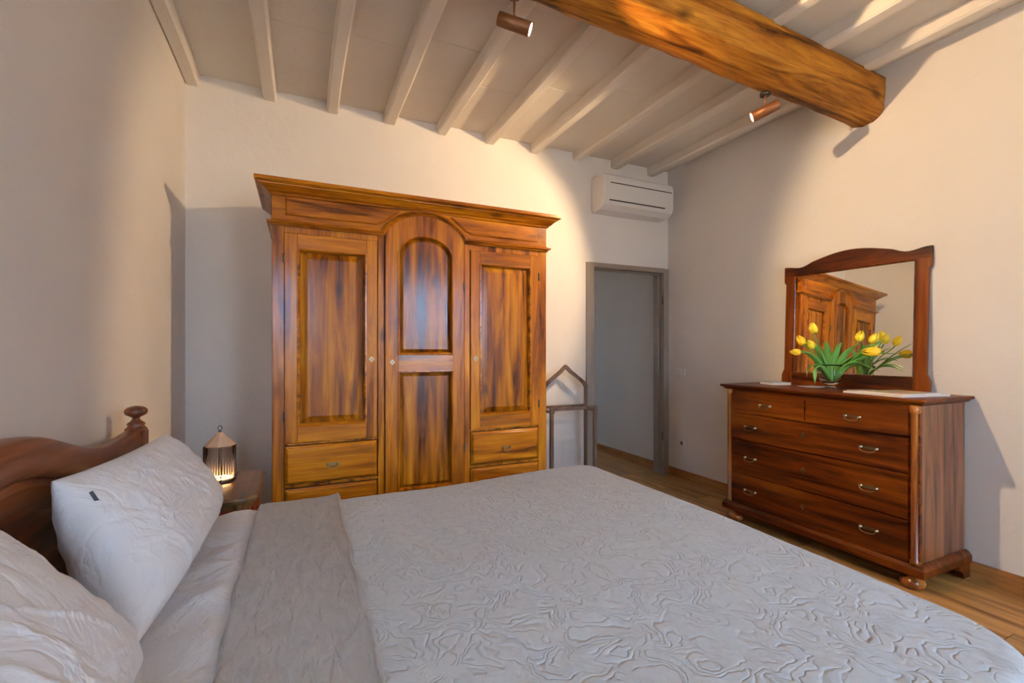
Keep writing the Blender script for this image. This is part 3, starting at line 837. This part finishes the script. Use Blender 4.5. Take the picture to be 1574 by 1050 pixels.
p2, s2 = pillow('pillow', (-.56, .40, .975), (-.535, 1.185, .965), (-.31, 1.215, .62), (-.30, .36, .62), .21, 'white pillow nearest the camera in the bottom left corner', 5.2)
m = MB(); c0 = V(s1(.045, .15)); n_ = V((.50, -.72, .25)).normalized()
dv = V((.30, .16, -.92)).normalized(); sd = dv.cross(n_).normalized()
c0 += n_*.010; L_ = .042
m.add([c0-sd*.004, c0+sd*.004, c0+sd*.004+dv*L_+n_*.010, c0-sd*.004+dv*L_+n_*.010, c0-sd*.004+n_*.0015, c0+sd*.004+n_*.0015, c0+sd*.004+dv*L_+n_*.0115, c0-sd*.004+dv*L_+n_*.0115], [(0, 1, 2, 3), (7, 6, 5, 4), (0, 4, 5, 1), (1, 5, 6, 2), (2, 6, 7, 3), (3, 7, 4, 0)])
o = m.build('fabric_tag', 'tag', p1); o['label'] = 'small dark woven tag'

# ------------------------------------------------------------------ bedside table and lantern
def nightstand():
    z = .62; t = thing('bedside_table', (-.43, 2.63, 0), 'dark wooden bedside table with clipped corners beside the bed', 'bedside table')
    O = [(-.675, 2.372), (-.228, 2.372), (-.180, 2.415), (-.180, 2.865), (-.228, 2.912), (-.675, 2.912)]
    m = MB(); ring = [(0, z-.034), (-.012, z-.034), (-.006, z-.024), (.0, z-.020), (.003, z-.012), (0, z-.003), (-.004, z)]
    vs = []; fs = []; n = len(O)
    for o_, zz in [(-.03, z-.034)]+ring[1:]+[(-.02, z)]:
        vs += [(a, b, zz) for a, b in inset(O, -o_)]
    k = len(vs)//n
    for i in range(k-1):
        for q in range(n): j = (q+1) % n; fs.append((i*n+q, i*n+j, (i+1)*n+j, (i+1)*n+q))
    fs += [tuple(range(n))[::-1], tuple((k-1)*n+q for q in range(n))]
    m.add(vs, fs); m.build('top', 'nw', t)
    m = MB(); I = inset(O, .028); m.prism(I, XY, z-.20, z-.034); o = m.build('body', 'nr', t)
    m = MB(); I2 = inset(O, .020); m.prism(I2, XY, z-.052, z-.034); m.prism(I2, XY, z-.215, z-.20); m.build('moulding', 'nw', t)
    m = MB(); m.box((-.209, 2.44, z-.185), (-.200, 2.83, z-.062)); d = m.build('drawer', 'nr', t, .002)
    m = MB(); m.lathe([(.006, 0), (.006, .01), (.013, .016), (.012, .024), (.002, .028)], (-.200, 2.635, z-.125), 16, (1, 0, 0)); m.build('knob', 'brass', d)
    m = MB(); m.prism(inset(O, .03), XY, .08, .10); m.build('lower_shelf', 'nw', t)
    for x, y in ((-.245, 2.395), (-.245, 2.868), (-.64, 2.395), (-.64, 2.868)):
        m = MB(); m.lathe([(.016, 0), (.022, .02), (.018, .05), (.022, .08), (.022, .11), (.014, .13), (.020, .2), (.016, .3), (.021, .38), (.015, .395), (.023, .405), (.023, z-.035)], (x, y, 0), 16); m.build('leg', 'nw', t)
nightstand()
def lantern():
    c = V((-.371, 2.745, .62)); t = thing('lantern', tuple(c), 'small lit ribbed-glass lantern with a ring on the bedside table', 'lantern')
    NS = 48; rib = lambda k: 1+.028*(1 if k % 2 else -1)
    hexa = lambda k: 1.0
    m = MB()
    R_ = .066
    prof_o = [(R_*.98, .012), (R_, .03), (R_, .178)]
    prof = [(R_, .010), (R_, .178)]
    # wall: outer ribs and inner smooth
    m.lathe([(R_, .010), (R_, .178)], c, NS, caps=False, sides=rib)
    m.lathe([(R_-.005, .178), (R_-.005, .010)], c, NS, caps=False)
    vs = m.v
    n = NS
    fs = []
    for k in range(n): j = (k+1) % n; fs.append((k+n, j+n, 2*n+j, 2*n+k)); fs.append((k, 3*n+k, 3*n+j, j))
    for f_ in fs: m.f.append(f_); m.sm.append(False)
    m.build('glass_body', 'smoke', t)
    m = MB()
    for k in range(30):
        q = 2*PI*k/30; e = V((math.cos(q), math.sin(q), 0))*R_*.90
        m.tube([c+e+V((0, 0, .012)), c+e+V((0, 0, .045)), c+e+V((0, 0, .085+.012*(k % 2)))], .0024, 5, rf=lambda u: 1-.75*u)
    o = m.build('glass_ribs', 'rib', t); o['kind'] = 'stuff'
    m = MB(); m.lathe([(R_*1.04, .176), (R_*1.04, .181), (.012, .242), (.006, .246)], c, 8, caps=True, smooth=False); m.build('roof', 'smoke2', t)
    m = MB(); m.lathe([(R_*1.05, 0), (R_*1.08, .003), (R_*1.08, .009), (R_*.98, .012)], c, 32)
    for k in range(8):
        a = 2*PI*k/8+.2
        e = V((math.cos(a)*R_*1.06, math.sin(a)*R_*1.06, 0))
        if k % 2 == 0: m.tube([c+e+V((0, 0, .006)), c+e+V((0, 0, .178))], .0028, 6)
    m.build('metal_frame', 'iron', t)
    m = MB(); m.lathe([(.007, .243), (.009, .248), (.004, .254)], c, 12); m.build('finial', 'iron', t)
    m = MB(); pts = [c+V((math.cos(q)*.0115*.83, -math.cos(q)*.0115*.55, .265+math.sin(q)*.0115)) for q in [2*PI*k/24 for k in range(25)]]; m.tube(pts, .0022, 8); m.build('ring', 'iron', t)
    m = MB(); pts = [c+V((math.cos(q)*R_*.80, math.sin(q)*R_*.80, .019)) for q in [2*PI*k/40 for k in range(41)]]; m.tube(pts, .0035, 8); m.build('light_strip', 'led', t)
    m = MB(); m.lathe([(R_*.90, .010), (R_*.90, .013)], c, 32); m.build('base_plate', 'iron', t)
M['smoke2'] = mat('lantern_roof_glass', (.75, .60, .48), .12, Transmission_Weight=.6, IOR=1.35)
lantern()

# ------------------------------------------------------------------ clothes valet
def valet():
    t = thing('valet_stand', (2.12, 3.46, 0), 'brown wooden clothes valet stand between the wardrobe and the doorway', 'valet stand')
    r = .0145
    m = MB(); yf, yb = 3.38, 3.56
    def post(m, x, y, z0, z1, w=r): m.box((x-w, y-w, z0), (x+w, y+w, z1))
    m = MB(); post(m, 1.905, yf, 0, .782); m.build('front_leg', 'valet', t, .003)
    m = MB(); post(m, 2.338, yf, 0, .782); m.build('front_leg', 'valet', t, .003)
    m = MB(); m.box((1.89, yf-r, .768), (2.353, yf+r, .796)); m.build('front_bar', 'valet', t, .003)
    xs = (1.935, 2.362)
    for x in xs: m = MB(); post(m, x, yb, 0, .965, .013); m.build('rear_post', 'valet', t, .003)
    # hanger arch on the rear posts
    P = []; cx_ = (xs[0]+xs[1])/2
    for k in range(31):
        u = -1+2*k/30; x = cx_+u*(xs[1]-xs[0]+.006)/2; z = .965+.150*(1-abs(u)**1.15)+.018*math.exp(-(u/.16)**2)-.02*(abs(u) > .9)*(abs(u)-.9)/.1
        P.append((x, z))
    m = MB(); m.sweep(P, [(-.017, yb-.012), (.015, yb-.012), (.015, yb+.012), (-.017, yb+.012)], XZ); m.build('hanger', 'valet', t, .003)
    m = MB(); m.box((xs[0], yb-.01, .765), (xs[1], yb+.01, .79)); m.build('rear_bar', 'valet', t, .003); MB().box((xs[0], yb-.01, .16), (xs[1], yb+.01, .185)).build('rear_bar', 'valet', t, .003)
    for x, x2 in ((1.905, 1.935), (2.338, 2.362)):
        m = MB(); m.box((min(x, x2)-.003, yf, .12), (max(x, x2)+.003, yb, .145)); m.build('foot_bar', 'valet', t, .003)
        m = MB(); m.box((min(x, x2)-.003, yf, .745), (max(x, x2)+.003, yb, .765)); m.build('top_bar', 'valet', t, .003)
valet()

# ------------------------------------------------------------------ air conditioner
def aircon():
    t = thing('air_conditioner', (2.87, 3.69, 2.57), 'white wall-mounted air conditioner above the doorway', 'air conditioner')
    xa, xb = 2.51, 3.335; zt, zb = 2.905, 2.585
    P = [(3.69, zt), (3.52, zt), (3.490, zt-.02), (3.478, zt-.06), (3.480, zb+.075), (3.500, zb+.035), (3.56, zb), (3.69, zb-.012)]
    m = MB(); m.prism(P, lambda a, b, d: (d, a, b), xa, xb); m.build('housing', 'acw', t, .012)
    m = MB(); m.box((xa+.07, 3.4735, 2.812), (xb-.03, 3.482, 2.818)); m.build('upper_slot', 'dark', t)
    m = MB(); m.prism([(3.4785, zb+.073), (3.4815, zb+.079), (3.4865, zb+.071), (3.4835, zb+.066)], lambda a, b, d: (d, a, b), xa+.06, xb-.11); m.build('outlet_slot', 'dark', t)
    m = MB(); m.prism([(3.4815, zb+.062), (3.496, zb+.034), (3.499, zb+.037), (3.4855, zb+.066)], lambda a, b, d: (d, a, b), xa+.07, xb-.12); m.build('louvre', 'acw', t)
aircon()

# ------------------------------------------------------------------ socket and switch
def plate(z, w, h, label, cat, name, y):
    t = thing(name, (X1, y, z), label, cat)
    m = MB(); m.box((X1-.009, y-w/2, z-h/2), (X1+.001, y+w/2, z+h/2)); m.build('cover_plate', 'acw', t, .003)
    if cat == 'socket':
        m = MB(); m.lathe([(.019, 0), (.019, .002)], (X1-.0095, y, z), 20, (-1, 0, 0)); o = m.build('socket_insert', 'taupe', t)
        m = MB()
        for s in (-1, 0, 1): m.lathe([(.0028, 0), (.0028, .001)], (X1-.0118, y+s*.009, z), 8, (-1, 0, 0))
        m.build('socket_hole', 'dark', o)
    else:
        m = MB(); m.box((X1-.014, y-.012, z-.022), (X1-.008, y+.012, z+.022)); m.build('rocker', 'acw', t, .002)
plate(.354, .115, .075, 'small wall socket low on the right wall near the doorway', 'socket', 'wall_socket', 3.49)
plate(1.055, .10, .075, 'light switch on the right wall beside the doorway, above the socket', 'switch', 'light_switch', 3.50)

# ------------------------------------------------------------------ on the chest: vase, tulips, magazines, booklet
VC = V((3.185, 1.91, ZT))
def vase():
    t = thing('glass_vase', tuple(VC), 'footed clear glass bowl vase holding yellow tulips before the mirror', 'vase')
    out = [(.002, 0), (.060, 0), (.063, .003), (.058, .007), (.030, .014), (.022, .022), (.024, .030), (.050, .044), (.064, .062), (.069, .084), (.067, .106), (.064, .126), (.068, .146), (.077, .162)]
    inn = [(.074, .163), (.0645, .146), (.0605, .126), (.0635, .106), (.0655, .084), (.060, .066), (.044, .050), (.002, .042)]
    m = MB(); m.lathe(out+inn, VC, 40, caps=True); m.build('vase_glass', 'vase', t)
vase()
def tulip(head, dirv, base, bend, label, pm, open_=1.15, hl=.070, leaves=()):
    h = V(head); d = V(dirv).normalized(); b = V(base)
    t = thing('tulip', tuple(b), label, 'tulip', 'yellow tulips in the vase')
    mid = V(bend); pts = []
    for k in range(15):
        s = k/14; p0, p1_, p2_, p3 = b, mid, h-d*.05, h-d*.004
        pts.append(p0*(1-s)**3+p1_*3*s*(1-s)**2+p2_*3*s*s*(1-s)+p3*s**3)
    m = MB(); m.tube(pts, .0038, 8); m.build('stem', 'stem', t)
    e1 = d.cross(V((0, 0, 1))).normalized() if abs(d.z) < .95 else V((1, 0, 0)); e2 = d.cross(e1)
    for k in range(6):
        q = 2*PI*k/6+(.1 if k % 2 else 0); ro = .0 if k % 2 else .003
        def g(u, v, q=q, ro=ro):
            s = v; rr = (.021*open_*math.sin(PI*min(s*.80+.10, 1))**.6+ro)*(1-.45*s**3)
            wd = (1.05*math.sin(PI*min(.12+s*.86, 1))**.7)*.62
            an = q+(u-.5)*2*wd
            tip = s*hl*(1-.10*(2*u-1)**2)
            return h+d*tip+(e1*math.cos(an)+e2*math.sin(an))*rr
        m = MB(); m.grid(g, 6, 9); o = m.build('petal', pm, t, fix=False)
        md = o.modifiers.new('thickness', 'SOLIDIFY'); md.thickness = .0012
    for (tipp, ctrl, wmax) in leaves:
        tipp, ctrl = V(tipp), V(ctrl)
        def g(u, v, tipp=tipp, ctrl=ctrl, wmax=wmax):
            p = b*(1-v)**2+ctrl*2*v*(1-v)+tipp*v*v; tg = ((ctrl-b)*(1-v)+(tipp-ctrl)*v).normalized()
            sd = tg.cross(V((.3, .2, 1))).normalized(); up = sd.cross(tg)
            w_ = wmax*math.sin(PI*min(1, .08+.92*v))**.75*(1-.2*v); x_ = (2*u-1)
            return p+sd*w_*x_+up*w_*.35*abs(x_)
        m = MB(); m.grid(g, 4, 14); o = m.build('leaf', 'leaf', t, fix=False); md = o.modifiers.new('thickness', 'SOLIDIFY'); md.thickness = .0012
c = VC+V((0, 0, .05))
def B(dx, dy, dz=.0): return (c.x+dx, c.y+dy, c.z+dz)
R_ = lambda dx, dy, z: (VC.x+dx, VC.y+dy, z)
# heads: leaning out over the room (-X) so the mirror shows them from behind
tulip(R_(-.215, -.03, 1.385), (-.15, .1, 1), B(.01, 0), R_(-.08, 0, 1.25), 'upright yellow tulip, tallest on the left of the vase', 'petal', leaves=[(R_(-.15, .06, 1.36), R_(-.05, .03, 1.28), .022), (R_(-.05, -.10, 1.33), R_(-.02, -.03, 1.27), .024)])
tulip(R_(-.24, .02, 1.315), (-.5, .3, .8), B(.0, .01), R_(-.06, .02, 1.26), 'golden yellow tulip below and left of the tallest one', 'petal2', 1.1, leaves=[(R_(-.30, .06, 1.27), R_(-.12, .04, 1.30), .020)])
tulip(R_(-.17, .005, 1.295), (-.55, .1, .45), B(-.01, -.01), R_(-.05, 0, 1.25), 'yellow tulip in the middle of the left cluster, close to the leaves', 'petal', leaves=[(R_(-.13, .02, 1.06), R_(-.14, .02, 1.27), .026), (R_(-.06, .0, 1.34), R_(-.03, .0, 1.28), .025)])
tulip(R_(-.235, .045, 1.265), (-.9, .45, .05), B(-.01, .01), R_(-.10, .03, 1.28), 'yellow tulip drooping farthest left over the chest edge', 'petal2', .9, leaves=[(R_(-.17, .05, 1.10), R_(-.11, .06, 1.26), .024)])
tulip(R_(.02, -.285, 1.268), (-.35, .75, .02), B(.01, -.02), R_(.03, -.15, 1.30), 'large yellow tulip lying level on the right of the vase', 'petal2', 1.3, .098, leaves=[(R_(.03, -.36, 1.255), R_(.02, -.16, 1.28), .022), (R_(.03, -.30, 1.345), R_(.02, -.16, 1.26), .022), (R_(-.02, -.24, 1.17), R_(.0, -.12, 1.25), .026)])
tulip(R_(.05, -.14, 1.335), (.1, -.25, 1), B(.015, -.01), R_(.03, -.05, 1.26), 'yellow tulip standing in front of the mirror, right of the vase', 'petal', leaves=[(R_(.05, -.22, 1.22), R_(.03, -.09, 1.28), .026), (R_(.0, -.16, 1.31), R_(.01, -.06, 1.26), .026)])
tulip(R_(.06, -.205, 1.322), (.2, -.5, 1), B(.02, -.015), R_(.05, -.09, 1.26), 'yellow tulip at the far right of the bunch, tilted outward', 'petal', 1.1, leaves=[(R_(.04, -.26, 1.15), R_(.03, -.10, 1.24), .026), (R_(.0, .07, 1.30), R_(.0, .03, 1.26), .024)])

def page_mat(name, cols):
    m = mat(name, cols[0], .35)
    v = coords(m, (1, 1, 1)); vo = nd(m, 'ShaderNodeTexVoronoi'); vo.inputs['Scale'].default_value = 9; ln(m, v, vo.inputs['Vector'])
    sep = nd(m, 'ShaderNodeSeparateColor'); ln(m, vo.outputs['Color'], sep.inputs[0])
    n = len(cols); ln(m, ramp(m, sep.outputs[0], [(i/n, c_) for i, c_ in enumerate(cols)]), pb(m).inputs['Base Color']); 
    return m
M['page1'] = page_mat('magazine_cover_print', [(.60, .26, .10), (.62, .50, .40), (.28, .34, .08), (.60, .16, .06), (.38, .40, .62)])
M['paper'] = mat('paper_edges', (.80, .78, .76), .7)
M['bluep'] = mat('pale_blue_cover', (.28, .42, .56), .45); M['bluel'] = mat('light_blue_print', (.36, .55, .70), .45)
M['lilac'] = mat('lilac_grey_cover', (.36, .36, .46), .4)  # tint of the reflection on the chest top, as a plain colour
def mag(poly, z0, z1, label, cover, name, cat, pm='paper'):
    P = poly; ar = sum(P[i-1][0]*P[i][1]-P[i][0]*P[i-1][1] for i in range(len(P)))
    if ar < 0: P = P[::-1]
    cx_ = sum(p[0] for p in P)/4; cy_ = sum(p[1] for p in P)/4
    t = thing(name, (cx_, cy_, z0), label, cat)
    m = MB(); m.prism(inset(P, .002), XY, z0+.0006, z1-.0006); m.build('pages', pm, t)
    m = MB(); m.prism(P, XY, z1-.0006, z1); m.build('front_cover', cover, t)
    m = MB(); m.prism(P, XY, z0, z0+.0006); m.build('back_cover', pm, t)
mag([(3.01, 1.735), (2.955, 1.39), (3.30, 1.335), (3.30, 1.60)], ZT, ZT+.009, 'large white-edged magazine lying flat at the right of the chest top', 'paper', 'magazine', 'magazine')
mag([(3.045, 1.66), (3.00, 1.42), (3.29, 1.37), (3.32, 1.60)], ZT+.009, ZT+.015, 'magazine with orange and green print, on top of the white one', 'page1', 'magazine', 'magazine')
mag([(3.16, 1.80), (3.13, 1.70), (3.29, 1.62), (3.33, 1.74)], ZT, ZT+.004, 'blue leaflet behind the magazines under the mirror', 'bluep', 'leaflet', 'leaflet')
mag([(3.20, 2.44), (3.14, 2.29), (3.29, 2.25), (3.34, 2.40)], ZT, ZT+.018, 'pale blue booklet at the left end of the chest top', 'bluel', 'booklet', 'booklet')
mag([(3.22, 2.16), (3.18, 2.03), (3.31, 1.98), (3.35, 2.13)], ZT, ZT+.003, 'grey-lilac card lying behind the vase', 'lilac', 'card', 'card')  # reflection on the glossy chest top painted as a thin sheet
